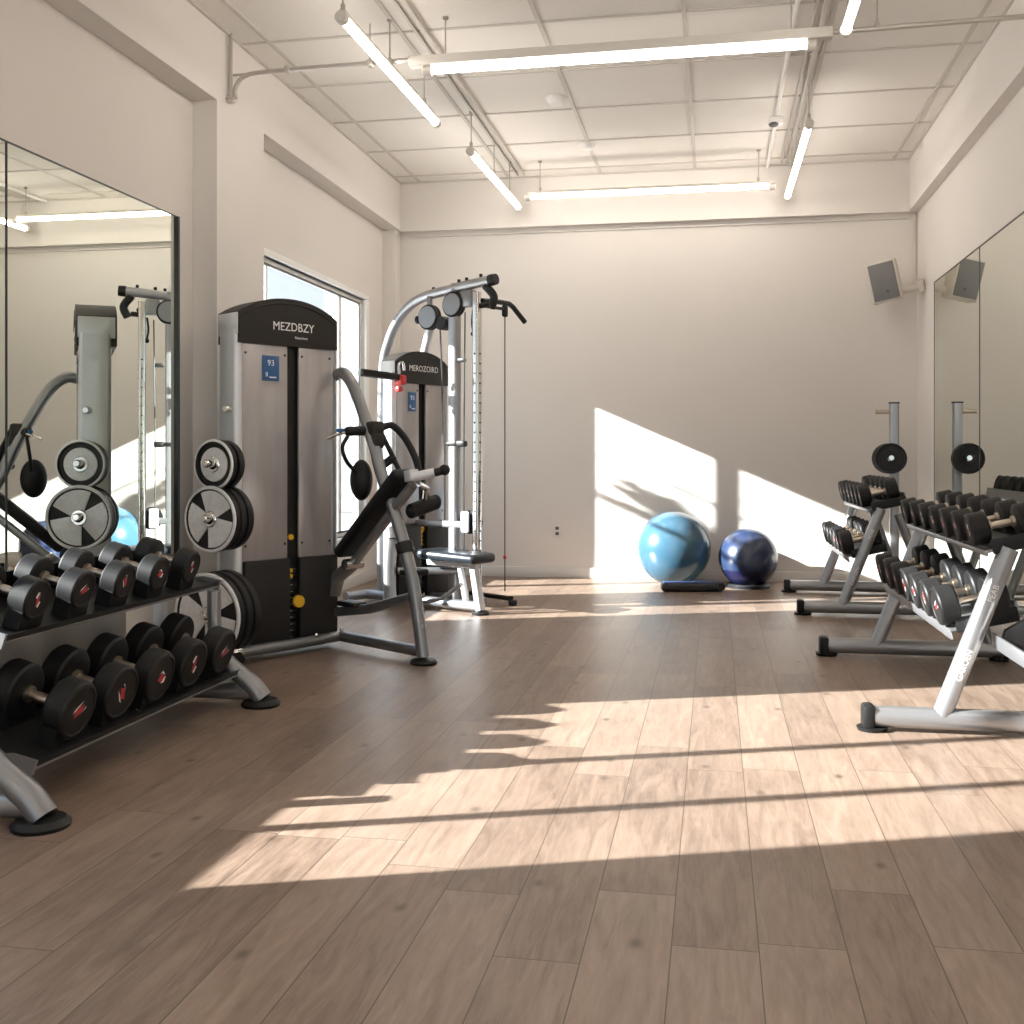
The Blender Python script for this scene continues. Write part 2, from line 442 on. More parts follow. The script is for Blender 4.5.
b_.box(*MBX(W3[0], W3[1], YF - .1, YF - .04, W3[2], W3[2] + .06)).box(*MBX(W3[0], W3[1], YF - .1, YF - .04, W3[3] - .06, W3[3]))
o3 = struct(b_.build('window_3', 'gasket'))  # unseen window, added as a source of fill light
MB().box(*MBX(W3[0], W3[1], YF - .08, YF - .074, W3[2], W3[3])).build('pane', 'glass', o3)

# ------------------------------------------------------------------ mirrors
def mirror_panel(label, x, y0, y1, z0, z1, side, edge_far=False):
    s = 1 if side == 'left' else -1
    t = thing('wall_mirror', label, 'mirror', (x, (y0 + y1) / 2, z0), group='mirror panels on the %s wall' % side)
    h = z1 - z0; w = y1 - y0
    MB().box((s * .004, 0, h / 2), (.006, w - .006, h)).build('mirror_glass', 'mirror', t)
    e = MB()
    e.box((s * .0045, 0, h + .004), (.011, w, .008)).box((s * .0045, 0, -.004), (.011, w, .008))
    e.box((s * .0045, -w / 2 + .0015, h / 2), (.0095, .003, h))
    if edge_far: e.box((s * .011, w / 2 + .010, h / 2), (.022, .02, h + .012), bev=.003)
    else: e.box((s * .0045, w / 2 - .0015, h / 2), (.0095, .003, h))
    e.build('edge_strip', 'mirrorframe', t)
mirror_panel('tall wall mirror above left dumbbell rack, ending in a dark strip beside the pier', XL, 4.12, 5.59, .55, 2.43, 'left', True)
mirror_panel('narrow strip of mirror at the left edge, left of the dark joint', XL, 3.975, 4.115, .55, 2.43, 'left')
mirror_panel('right wall mirror panel farthest back, behind the far dumbbell rack', XR, 7.385, 8.85, .22, 2.435, 'right')
mirror_panel('right wall mirror panel in front of the vertical joint, above the near rack', XR, 5.91, 7.38, .22, 2.435, 'right')
mirror_panel('right wall mirror panel nearest the camera, beside the near rack end', XR, 4.43, 5.905, .22, 2.435, 'right')

# ------------------------------------------------------------------ lamps and ceiling fittings
LZ = 3.28
def lamp(label, p0, p1, rods, housing=False):
    p0 = Vector(p0); p1 = Vector(p1); mid = (p0 + p1) / 2
    L_ = (p1 - p0).length; ax = (p1 - p0).normalized()
    rz = math.atan2(ax.y, ax.x)
    t = thing('tube_lamp', label, 'lamp', mid, (0, 0, rz), 'hanging tube lamps')
    h = L_ / 2
    MB().tube([(-h + .02, 0, 0), (h - .02, 0, 0)], .018 if abs(ax.x) > .7 else .023, n=18).build('lit_tube', 'tube', t)
    e = MB()
    for s in (-1, 1): e.lathe([(0, 0), (0, .03), (.045, .03), (.05, .026), (.05, 0)], n=18, axis=(s, 0, 0), o=(s * (h - .05), 0, 0))
    if housing: e.box((0, 0, .055), (L_ + .16, .07, .055), bev=.006)
    else: e.box((0, 0, .034), (L_ - .06, .032, .022), bev=.004)
    e.build('housing', 'spk' if not housing else 'tbar', t)
    for x in rods:
        MB().tube([(x, 0, .04), (x, 0, H - LZ)], .0045, n=8).lathe([(0, .012), (.03, .012)], n=10, axis=(0, 0, 1), o=(x, 0, .045)).lathe([(0, .016), (.012, .016)], n=12, axis=(0, 0, 1), o=(x, 0, H - LZ - .012)).build('hanging_rod', 'conduit', t)
lamp('lit tube lamp nearest upper left, running from front to back', (-1.83, 5.11, LZ), (-1.80, 6.9, LZ), (-.85, -.1, .6))
lamp('long lit tube lamp across the room under a grey housing, nearer of two crosswise', (-1.63, 5.94, LZ), (.53, 5.94, LZ), (-.95, .95), True)
lamp('lit tube lamp farther back on the left, running from front to back', (-1.73, 7.55, LZ), (-1.70, 9.38, LZ), (-.86, -.1, .5))
lamp('lit tube lamp across the room near the rear wall, farther of two crosswise', (-1.58, 9.0, LZ), (.48, 9.0, LZ), (-.9, .9))
lamp('lit tube lamp farther back on the right, running from front to back', (.61, 7.33, LZ), (.60, 9.40, LZ), (-.98, .5))
lamp('lit tube lamp cut off by the top edge, right of the long crosswise one', (.67, 3.9, LZ), (.66, 5.80, LZ), (-.6, .85))

lamp('added fill tube lamp across the room above the camera, out of the frame', (-1.63, 3.0, LZ), (.53, 3.0, LZ), (-.95, .95), True)  # this and the next two are unseen lamps added to brighten the room
lamp('added fill tube lamp behind the camera on the left, out of the frame', (-1.85, -1.4, LZ), (-1.85, 1.6, LZ), (-1.2, 1.2))
lamp('added fill tube lamp behind the camera on the right, out of the frame', (.66, -1.4, LZ), (.66, 1.6, LZ), (-1.2, 1.2))
c_ = MB()
cz = 3.345
c_.tube(catmull([(BL + .02, 5.94, H), (BL + .02, 5.94, 3.40), (BL + .02, 5.94, 3.19)], 3), .011, n=10)
c_.tube(catmull([(BL + .045, 5.95, 3.20), (BL + .045, 5.95, 3.26), (BL + .10, 5.95, 3.325), (BL + .25, 5.95, cz), (-1.95, 5.95, cz + .008), (-1.715, 5.95, cz + .01)], 6), .013, n=10)
c_.tube([(BL + .02, 5.975, cz + .002), (-1.95, 5.975, cz + .01), (-1.72, 5.975, cz + .012)], .008, n=8)
for x in (-2.45, -1.95): c_.box((x, 5.955, cz + .005), (.03, .05, .035), bev=.004)
c_.box((BL + .02, 5.94, 3.19), (.05, .05, .03), bev=.005)
c_.tube([(-1.95, 5.955, cz), (-1.95, 5.955, H)], .005, n=8)
tag(c_.build('cable_conduit', 'conduit'), 'thin grey conduit from the left pier to the long lamp under the ceiling', 'conduit')
c_ = MB().tube([(.62, 5.95, cz), (1.0, 5.95, cz + .006), (BR, 5.95, cz + .012)], .014, n=10)
c_.tube([(.84, 5.95, cz), (.84, 5.95, H)], .004, n=8).lathe([(0, .02), (.035, .012), (.06, .006)], n=12, axis=(0, 0, 1), o=(.84, 5.95, cz))
tag(c_.build('cable_conduit', 'conduit'), 'thin grey conduit from the long lamp to the right wall', 'conduit')
def track(label, x, y0, y1):
    o = MB().box((x, (y0 + y1) / 2, H - .019), (.035, y1 - y0, .026), bev=.004).box((x - .05, (y0 + y1) / 2, H - .015), (.016, y1 - y0, .016)).build('cable_track', 'tbar')
    tag(o, label, 'cable track', 'cable tracks on the ceiling')
track('grey cable track along the ceiling above the left tube lamps', -1.66, 2.0, 9.35)
track('grey cable track along the ceiling above the right tube lamps', .60, 2.0, 9.35)
o = MB().tube([(.44, 2.0, H - .025), (.44, 9.45, H - .025)], .014, n=10).build('ceiling_pipe', 'white')
tag(o, 'white pipe along the ceiling just left of the right cable track', 'pipe')
def detector(label, x, y, r):
    t = thing('smoke_detector', label, 'smoke detector', (x, y, H), group='smoke detectors')
    MB().lathe([(0, 0), (0, r), (-.014, r), (-.02, r * .92)], n=28, axis=(0, 0, 1)).build('base', 'white', t)
    MB().lathe([(-.018, r * .9), (-.035, r * .82), (-.05, r * .6), (-.055, 0)], n=28, axis=(0, 0, 1)).build('cover', 'white', t)
detector('round white smoke detector on ceiling, nearer of two above the middle', -1.08, 7.42, .075)
detector('round white smoke detector on ceiling, farther of two above the middle', -1.0, 8.56, .07)
t = thing('motion_sensor', 'small white sensor with dark lens under the ceiling by the right track', 'sensor', (.43, 8.02, H - .04))
MB().box((0, 0, -.03), (.11, .09, .06), bev=.02).build('body', 'white', t)
MB().sphere((-.015, -.02, -.058), .035, sc=(1, 1, .5)).build('lens', 'gasket', t)

# speaker in the rear right corner
t = thing('wall_speaker', 'white wall speaker with grey grille tilted in the rear right corner', 'speaker', (1.37, 9.27, 2.52), (R(6), R(-11), R(-16)))
MB().prism([(-.115, -.165), (.115, -.165), (.115, .165), (-.115, .165)], -.09, .085, bev=.012).build('cabinet', 'spk', t)
g = MB().box((0, -.092, 0), (.2, .012, .30), bev=.004); g.build('grille', 'spkgrille', t)
MB().lathe([(0, 0), (0, .014), (.004, .012), (.005, 0)], n=16, axis=(0, -1, 0), o=(.015, -.096, -.085)).build('badge', 'gasket', t)
MB().tube([(.09, .03, -.10), (.24, .06, -.10)], .03, n=12).box((.26, .07, -.10), (.05, .07, .10), bev=.006).build('bracket', 'spk', t)
o = MB().tube(catmull([(1.655, 9.575, BZ), (1.655, 9.575, 2.9), (1.652, 9.575, 2.6), (1.62, 9.53, 2.47)], 5), .009, n=8).build('speaker_cord', 'spk')
tag(o, 'pale cord running down the rear right corner to the speaker', 'cord')

# wall outlet
t = thing('wall_outlet', 'white double power outlet low on the rear wall', 'outlet', (-1.39, YB - .007, .42))
MB().box((0, 0, 0), (.075, .012, .115), bev=.004).build('cover_plate', 'outlet', t)
s_ = MB()
for z in (-.024, .024): s_.box((0, -.007, z), (.032, .006, .028), bev=.004)
s_.build('socket', 'gasket', t)

# ------------------------------------------------------------------ dumbbells
def make_dumbbell(Rr, L_, name='dumbbell', hexa=False, ang=0., logo=0):
    """axis along local X, the printed face at +X"""
    t = bpy.data.objects.new(name, None); COL.objects.link(t); t.empty_display_size = .05
    hw = L_ * .30
    for s in (1, -1):
        h = MB()
        bv = Rr * .10
        prof = [(0, 0), (0, Rr * .78), (bv * .5, Rr * .93), (bv * 1.4, Rr), (hw - bv * 1.2, Rr), (hw - bv * .4, Rr * .955), (hw, Rr * .87), (hw, Rr * .84), (hw - .004, Rr * .80), (hw - .004, 0)]
        x0 = L_ / 2 - hw
        h.lathe(prof, n=44, axis=(s, 0, 0), o=(s * x0, 0, 0), mids=[0, 0, 0, 0, 0, 0, 1, 1, 1])
        ho = h.build('head', ['rubber', 'rubberface'], t, sharp=28)
        if s == 1:
            q = MB()
            X = L_ / 2 - .0035
            k = Rr / .1
            Tm = Matrix.Translation((X, 0, -.0)) @ Matrix.Rotation(ang, 4, 'X') @ Matrix.Diagonal((1, k, k, 1))
            if logo == 0:
                q.poly([(0, -.030, -.010), (0, .018, -.012), (0, .030, .010), (0, -.016, .012)], 1, Tm)
                q.poly([(0, -.034, .010), (0, .004, .016), (0, .030, .024), (0, -.020, .020)], 0, Tm)
                q.poly([(0, -.012, -.016), (0, .034, -.014), (0, .038, -.006), (0, .022, -.013)], 0, Tm)
            elif logo == 1:
                q.poly([(0, -.036, 0), (0, -.004, -.011), (0, .034, 0), (0, -.002, .011)], 1, Tm)
                q.poly([(0, .002, .013), (0, .036, .006), (0, .034, .022), (0, .008, .026)], 0, Tm)
                q.poly([(0, -.034, -.020), (0, -.004, -.024), (0, -.002, -.014), (0, -.030, -.008)], 0, Tm)
            else:
                q.poly([(0, -.026, -.014), (0, .006, -.018), (0, .020, .012), (0, -.012, .016)], 1, Tm)
                q.poly([(0, .008, -.020), (0, .032, -.012), (0, .030, .012), (0, .022, .010)], 0, Tm)
                q.poly([(0, -.034, .004), (0, -.016, .018), (0, .020, .016), (0, -.010, .028)], 0, Tm)
            q.build('logo_mark', ['ink', 'red'], ho)
    hr = max(.014, Rr * .17)
    x1 = L_ / 2 - hw
    MB().lathe([(-x1, hr * 1.7), (-x1 + .012, hr * 1.7), (-x1 + .016, hr), (-x1 * .5, hr * 1.06), (0, hr * 1.12), (x1 * .5, hr * 1.06), (x1 - .016, hr), (x1 - .012, hr * 1.7), (x1, hr * 1.7)], n=20).build('handle', 'brass', t)
    return t

ORD = ['nearest the camera', 'second from the near end', 'third from the near end', 'fourth from the near end', 'fifth from the near end', 'sixth from the near end', 'farthest back']
def ordw(i, n): return 'farthest back' if i == n - 1 else ORD[i]

def rack_matrix(loc, rz): return Matrix.Translation(loc) @ Matrix.Rotation(rz, 4, 'Z')

def fill_shelf(rack_loc, rz, xf, zf, Rr, L_, tilt, ylist, what, group, near_sign):
    """dumbbells whose printed face centre is at (xf, zf) in the rack's frame"""
    Mx = rack_matrix(rack_loc, rz)
    protos = [make_dumbbell(Rr, L_, ang=a, logo=l) for a, l in ((R(25), 0), (R(70), 1), (R(-20), 2), (R(110), 0))]
    used = set(); n = len(ylist)
    for i, y in enumerate(ylist):
        k = (i * 3 + (0 if Rr > .075 else 1)) % 4
        d = protos[k] if k not in used else copy_tree(protos[k])
        used.add(k)
        c = Vector((xf - L_ / 2 * math.cos(tilt), y, zf + L_ / 2 * math.sin(tilt)))
        d.location = Mx @ c
        d.rotation_euler = (0, tilt, rz + R(random.uniform(-2.2, 2.2)))
        tag(d, 'black round dumbbell, %s on %s' % (ordw(i, n), what), 'dumbbell', group)
    for k in range(4):
        if k not in used:
            for ch in list(protos[k].children_recursive) + [protos[k]]: bpy.data.objects.remove(ch)

def saddle(mb, c, ax, Rr, depth, g, tilt):
    """concave rubber cup under one dumbbell head; local x along the dumbbell"""
    w = Rr * .86
    poly = [(-w, -Rr - g), (w, -Rr - g), (w * 1.02, -Rr * .50)]
    for k in range(9):
        a = R(-32 - 116 * k / 8)
        poly.append((Rr * 1.01 * math.cos(a), Rr * 1.01 * math.sin(a)))
    poly.append((-w * 1.02, -Rr * .50))
    Tm = Matrix.Translation(c) @ Matrix.Rotation(tilt, 4, 'Y')
    mb.prism(poly, ax - depth / 2, ax + depth / 2, plane='yz', T=Tm)

# ---- left rack (curved legs, rubber cups)
RL = (-2.42, 3.742, 0); TIL = R(15)
t = thing('dumbbell_rack', 'two-tier silver dumbbell rack with curved legs below the left mirror', 'dumbbell rack', RL)
YL = [-.515 + .268 * i for i in range(5)]
ltop = dict(xf=.22, zf=.618, Rr=.0695, L=.25); llow = dict(xf=.37, zf=.257, Rr=.098, L=.285)
def tray_T(sh, g):
    c = Vector((sh['xf'] - sh['L'] / 2 * math.cos(TIL), 0, sh['zf'] + sh['L'] / 2 * math.sin(TIL)))
    return Matrix.Translation(c) @ Matrix.Rotation(TIL, 4, 'Y')
for sh, g, y0, y1 in ((ltop, .030, -.70, .80), (llow, .012, -.76, .69)):
    Tm = tray_T(sh, g); z = -sh['Rr'] - g - .007; L_ = sh['L']; ym = (y0 + y1) / 2; wy = y1 - y0
    b_ = MB()
    b_.box((0, ym, z), (L_ + .05, wy, .012), T=Tm)
    b_.box((-L_ / 2 - .028, ym, z + .05), (.008, wy, .11), T=Tm)
    b_.box((L_ / 2 + .026, ym, z + .012), (.006, wy, .022), T=Tm)
    b_.build('shelf_tray', 'plastic', t)
    for y in (y0, y1): MB().prism([(-L_ / 2 - .03, z - .018), (L_ / 2 + .03, z - .018), (L_ / 2 + .034, z + .03), (L_ / 2 - .05, z + .026), (L_ / 2 - .09, z + .012), (-L_ / 2 - .03, z + .03)], y - .006, y + .006, T=Tm).build('shelf_end', 'silver', t)
    MB().box((L_ / 2 + .03, ym, z + .002), (.004, wy, .006), T=Tm).build('shelf_edge', 'silver', t)
    for y in YL:
        for ax in (L_ / 2 - L_ * .15 - .004, -L_ / 2 + L_ * .15 + .004):
            q = MB()
            c = Vector((sh['xf'] - L_ / 2 * math.cos(TIL), y, sh['zf'] + L_ / 2 * math.sin(TIL)))
            saddle(q, c, ax, sh['Rr'], .062, g, TIL)
            q.build('rubber_cup', 'plastic', t)
for y in (-.86, .715):
    leg = MB().tube(catmull([(.47, y, .03), (.425, y, .085), (.36, y, .135), (.30, y, .185), (.255, y, .265), (.24, y, .37), (.24, y, .50)], 6), [.05] * 10 + [.047] * 9 + [.042] * 9 + [.036] * 9, n=20, flat=.8)
    leg.build('leg', 'dsilver', t)
    MB().tube([(.46, y, .062), (-.36, y, .062)], .04, n=18).build('base_tube', 'silver', t)
    MB().lathe([(0, 0), (0, .082), (.012, .086), (.028, .07), (.034, 0)], n=28, axis=(0, 0, 1), o=(.46, y, 0)).build('rubber_foot', 'rubber', t)
    MB().lathe([(0, 0), (0, .05), (.024, .05), (.03, 0)], n=20, axis=(0, 0, 1), o=(-.33, y, 0)).build('rubber_foot', 'rubber', t)
    MB().rect_tube([(-.02, y, .06), (-.02, y, .545)], .05, .05, up=(0, 1, 0)).build('upright', 'lsilver', t)
for x, z in ((-.02, .53), (-.02, .11), (.10, .512)): MB().tube([(x, -.86, z), (x, .715, z)], .018, n=14).build('cross_bar', 'dsilver', t)
M['panel'] = pmat('beige_panel', (.62, .58, .53), .5, noise=.03, nscale=10)
for ya, yb in ((-.84, -.70), (-.695, .50)): MB().box((-.065, (ya + yb) / 2, .371), (.012, yb - ya, .42), bev=.002).build('back_panel', 'panel', t)  # beige surface behind the shelves, its top raised to block sun between them
fill_shelf(RL, 0, ltop['xf'], ltop['zf'], ltop['Rr'], ltop['L'], TIL, YL, "left rack's upper shelf", 'dumbbells on the upper shelf of the left rack', 1)
fill_shelf(RL, 0, llow['xf'], llow['zf'], llow['Rr'], llow['L'], TIL, YL, "left rack's lower shelf", 'dumbbells on the lower shelf of the left rack', 1)

# ---- right racks (straight leaning uprights); local +x faces the room, rz = pi
def right_rack(label, loc, half, ntop, nlow, near_ext, tagname, dlabel, Rt, Rl, zt=.795):
    RZ = PI + R(.5)
    t = thing('dumbbell_rack', label, 'dumbbell rack', loc, (0, 0, RZ))
    top = dict(xf=.305, zf=zt, Rr=Rt, L=.26); low = dict(xf=.43, zf=.487, Rr=Rl, L=.27)
    tl = R(13)
    for y in (-half, half):
        MB().rect_tube([(.70, y, .056), (-.24, y, .056)], .078, .082, up=(0, 0, 1), rad=.4).build('base_tube', 'silver', t)
        MB().box((.705, y, .056), (.05, .088, .096), bev=.014).lathe([(0, 0), (0, .055), (.014, .06), (.02, 0)], n=20, axis=(0, 0, 1), o=(.69, y, 0)).build('end_cap', 'rubber', t)
        MB().lathe([(0, 0), (0, .05), (.03, .05), (.032, 0)], n=20, axis=(0, 0, 1), o=(-.2, y, 0)).build('rubber_foot', 'rubber', t)
        MB().tube([(.43, y, .06), (.175, y, .735)], .039, n=20, flat=.95).build('upright', 'silver', t)
        MB().tube([(-.16, y, .07), (.06, y, .70)], .03, n=16).build('rear_leg', 'dsilver', t)
    # little white maker marks up the near upright
    a = Vector((.43, 0, .06)); b = Vector((.175, 0, .735)); ax = (b - a).normalized()
    nrm = Vector((0, 1, 0))
    for f, s in ((.74, 'PEAB'), (.32, 'GAROEN')):
        p = a.lerp(b, f) + Vector((0, half + .0395, 0))
        X = ax; Z = Vector((0, 1, 0)); Y = Z.cross(X)
        Tm = Matrix(((X.x, Y.x, Z.x, p.x), (X.y, Y.y, Z.y, p.y), (X.z, Y.z, Z.z, p.z), (0, 0, 0, 1)))
        MB().text(s, .032, T=Tm).build('maker_mark', 'ink', t)
    for sh, g, ext in ((top, .010, 0.), (low, .010, near_ext)):
        c = Vector((sh['xf'] - sh['L'] / 2 * math.cos(tl), 0, sh['zf'] + sh['L'] / 2 * math.sin(tl)))
        Tm = Matrix.Translation(c) @ Matrix.Rotation(tl, 4, 'Y')
        z = -sh['Rr'] - g - .006; L_ = sh['L']
        y0, y1 = -half - .03, half + (-.052 if sh is low else .012)
        ym = (y0 + y1) / 2; tw = y1 - y0; fx_ = L_ / 2 - .03; rx = -L_ / 2 - .022
        MB().box(((fx_ + rx) / 2, ym, z), (fx_ - rx, tw, .012), T=Tm).box((rx, ym, z + .03), (.01, tw, .07), T=Tm).build('shelf_tray', 'dsilver', t)
        rh = .045 if sh is low else .024
        MB().box((fx_ + .004, ym, z + .006 - rh / 2), (.010, tw, rh), T=Tm, bev=.003).build('front_rail', 'silver', t)
        for y in (y0, y1): MB().box(((fx_ + rx) / 2 - .01, y, z + .014), (fx_ - rx - .02, .018, .06), T=Tm, bev=.006).build('end_plate', 'plastic', t)
        for x in (L_ * .33 - .02, -L_ * .33): MB().box((x, ym, z + .009), (.03, tw - .05, .007), T=Tm).build('support_strip', 'plastic', t)
        if ext:
            ya, yb = half + .0, half + .09 + ext
            MB().box((.235, (ya + yb) / 2, .375), (.012, yb - ya, .055), bev=.004).build('extension_rail', 'silver', t)
            MB().box((.02, (ya + yb) / 2, .47), (.22, yb - ya, .012), bev=.003).build('extension_tray', 'silver', t)
            MB().prism([(.22, .36), (.06, .30), (.03, .47), (.12, .47), (.20, .42)], ya + .02, ya + .06, bev=.006).build('extension_bracket', 'plastic', t)
    for n, sh, wh in ((ntop, top, 'upper'), (nlow, low, 'lower')):
        span = half - .10
        ys = [span - 2 * span * i / (n - 1) for i in range(n)]     # near end first (local +y is toward the camera)
        fill_shelf(loc, RZ, sh['xf'], sh['zf'], sh['Rr'], sh['L'], tl, ys, "%s %s shelf" % (dlabel, wh), 'dumbbells on the %s shelf of the %s right rack' % (wh, tagname), -1)
    return t
right_rack('silver two-tier dumbbell rack nearest the camera on the right', (1.30, 5.34, 0), .82, 7, 7, 1.5, 'near', "near right rack's", .067, .080)
right_rack('silver two-tier dumbbell rack farther back on the right by the rear wall', (1.28, 8.32, 0), .62, 6, 6, 0., 'far', "far right rack's", .080, .082, .812)

# ------------------------------------------------------------------ weight plates
def make_plate(Rr, w, style, name='weight_plate'):
    """axis along local X, decorated face at +X"""
    t = bpy.data.objects.new(name, None); COL.objects.link(t); t.empty_display_size = .05
    h = w / 2
    MB().lathe([(h - .012, Rr * .84), (h - .004, Rr * .86), (h, Rr * .90), (h, Rr * .965), (h - .006, Rr), (-h + .006, Rr), (-h, Rr * .965), (-h, Rr * .86), (-h + .012, Rr * .84),
                (-h + .012, .03), (h - .012, .03)], n=56, close=True, mids=[0, 0, 1 if style else 0, 1 if style else 0, 0, 0, 0, 0, 0, 0, 0]).build('rim', ['iron', 'plateface'], t)
    if style == 1:      # plain raised centre disc
        MB().lathe([(h - .014, Rr * .68), (h - .006, Rr * .66), (h - .004, .04), (h - .004, .028)], n=44).build('centre_disc', 'plateface', t)
    elif style == 2:    # three broad webs with dark grip holes between
        q = MB()
        for k in range(3):
            a0 = 120 * k + 70; pts = []
            r1 = Rr * .85
            for j in range(13): a = R(a0 - 45 + 90 * j / 12); pts.append((r1 * math.cos(a), r1 * math.sin(a)))
            for j in range(7): a = R(a0 + 58 - 116 * j / 6); pts.append((.045 * math.cos(a), .045 * math.sin(a)))
            q.prism(pts, h - .013, h - .005, plane='yz', bev=.0015)
        q.build('face_web', 'plateface', t)
        MB().lathe([(h - .014, Rr * .84), (h - .0125, Rr * .84), (h - .0125, .03)], n=44).build('back_disc', 'iron', t)
    else:
        MB().lathe([(h - .014, Rr * .62), (h - .007, Rr * .60), (h - .006, .03)], n=40).build('centre_disc', 'iron', t)
    MB().lathe([(-h, .026), (-h, .042), (h - .002, .042), (h + .002, .038), (h + .002, .026)], n=28, close=True).build('hub', 'chrome' if style else 'iron', t)
    return t

def axis_euler(d):
    return Vector((1, 0, 0)).rotation_difference(Vector(d).normalized()).to_euler()

# ------------------------------------------------------------------ tower of a machine
def tower(t, w, dp, zb, zt, slot0, slot1, text, text2, text_c, text_size, lab, zpan):
    """front at local y=0 facing -y, x along the face"""
    hw = w / 2
    # shroud
    top = []
    zs = zt - (zt - zb) * .36
    for k in range(17):
        u_ = -1 + 2 * k / 16
        top.append((hw * u_, zs + (zt - zs) * (1 - abs(u_) ** 2.2)))
    poly = [(-hw, zb), (hw, zb)] + list(reversed(top))
    s = MB().prism(poly, -.012, dp + .03, bev=.006)
    s.build('shroud', 'cap', t)
    ridge = MB()
    inner = [(x * .965, z - .028) for x, z in top]
    ridge.tube([(x, -.013, z) for x, z in inner], .0035, n=6)
    ridge.build('shroud_ridge', 'plastic', t)
    tx = MB()
    tx.text(text, text_size, T=Matrix.Translation((text_c[0], -.0145, text_c[1])) @ Matrix.Rotation(R(90), 4, 'X'), sx=.92)
    if text2: MB().text(text2, text_size * .32, T=Matrix.Translation((text_c[0] + .05, -.0145, text_c[1] - .055)) @ Matrix.Rotation(R(90), 4, 'X')).build('maker_name', 'ink', t)
    tx.build('maker_name', 'ink', t)
    # side columns
    for sx in (-1, 1):
        MB().rect_tube([(sx * (hw - .012), dp * .5, .05), (sx * (hw - .012), dp * .5, zb + .07)], dp, .055, up=(1, 0, 0), rad=.42).build('side_column', 'lsilver' if sx < 0 else 'silver', t)  # left column paler: window light on that side put into its colour
    if lab and dp > .12: MB().box((-hw - .003, dp * .5 + .008, (zb + .05 + zs) / 2 - .005), (.010, dp + .025, zs - zb - .05), bev=.004).build('column_cap', 'lsilver', t)  # cap over the shroud side, paled for the window light falling there
    # smoked panels, slot, dark lower cover
    for a, b in ((-hw + .028, slot0), (slot1, hw - .028)):
        MB().box(((a + b) / 2, .012, (zpan + zb) / 2), (b - a, .02, zb - zpan + .02), bev=.008).build('smoked_panel', 'smoke', t)
        bl = MB()
        for x in (a + .02, b - .02):
            for z in (zpan + .08, zb - .05): bl.lathe([(0, 0), (0, .007), (.003, .006), (.004, 0)], n=12, axis=(0, -1, 0), o=(x, .002, z))
        bl.build('screw', 'plastic', t)
    MB().box(((slot0 + slot1) / 2, .05, (zb + .06) / 2), (slot1 - slot0 + .02, .03, zb - .06)).build('slot_liner', 'slot', t)
    for a, b in ((-hw + .035, slot0 + .003), (slot1 - .003, hw - .004)):
        MB().box(((a + b) / 2, -.004, (.055 + zpan) / 2), (b - a, .03, zpan - .055), bev=.005).build('lower_cover', 'dpanel', t)
    MB().box((0, dp - .01, (zb + .06) / 2), (w - .06, .02, zb - .06)).build('rear_cover', 'dsilver', t)
    # weight stack seen in the slot
    for k in range(11):
        z = .09 + .036 * k
        MB().box(((slot0 + slot1) / 2, .025, z), (slot1 - slot0 - .006, .03, .031), bev=.003).box(((slot0 + slot1) / 2 - .008, .0095, z), (.018, .001, .006), mi=1).build('stack_plate', ['plastic', 'dsilver'], t)
    if lab:
        x0, x1, z0, z1 = lab[:4]
        l = MB().box(((x0 + x1) / 2, -.0005, (z0 + z1) / 2), (x1 - x0, .004, z1 - z0), bev=.0015).build('sign_plate', 'bluelabel', t)
        q = MB(); c = (x0 + x1) / 2; hh = z1 - z0
        q.text('93', hh * .34, T=Matrix.Translation((c, -.0035, z0 + hh * .70)) @ Matrix.Rotation(R(90), 4, 'X'))
        q.text('ll', hh * .26, T=Matrix.Translation((c - (x1 - x0) * .25, -.0035, z0 + hh * .24)) @ Matrix.Rotation(R(90), 4, 'X'))
        q.box((c + .012, -.003, z0 + hh * .14), ((x1 - x0) * .42, .001, hh * .05))
        q.build('sign_print', 'ink', l)

# ---------------- front machine
u1 = Vector((.553, .833, 0)); A1 = math.atan2(.833, .553)
P1 = Vector((-2.318, 5.648, 0))
def m1(v): return P1 + Matrix.Rotation(A1, 3, 'Z') @ Vector(v)
t = thing('chest_press_machine', 'large silver weight-stack press machine with incline bench, nearest on left', 'gym machine', P1, (0, 0, A1))
tower(t, .645, .17, 1.70, 1.962, -.006, .067, 'MEZDBZY', 'Nazerlow', (.022, 1.805), .066, (-.172, -.064, 1.505, 1.642), .53)
q = MB()
for x, z, r in ((.012, .645, .016), (.012, .46, .011), (.012, .43, .011)): q.lathe([(0, 0), (0, r), (.012, r), (.015, 0)], n=18, axis=(0, -1, 0), o=(x, .006, z))
q.build('stack_marker', 'yellow', t)
MB().lathe([(0, .008), (.03, .008), (.03, .034), (.05, .034), (.055, .028), (.055, 0)], n=26, axis=(0, -1, 0), o=(.036, .0, .29)).build('selector_knob', 'yellow', t)
# pegs on the left column
pd = Vector((-.95, -.31, 0)).normalized()
pegs = [(1.055, .245), (.77, .25), (.272, .26), (1.345, .085)]
for z, ln in pegs:
    p = Vector((-.30, .06, z))
    MB().lathe([(0, .03), (.02, .03), (.022, .021), (ln - .012, .021), (ln, .015), (ln, 0)], n=24, axis=tuple(pd), o=tuple(p)).build('plate_peg', 'chrome', t)
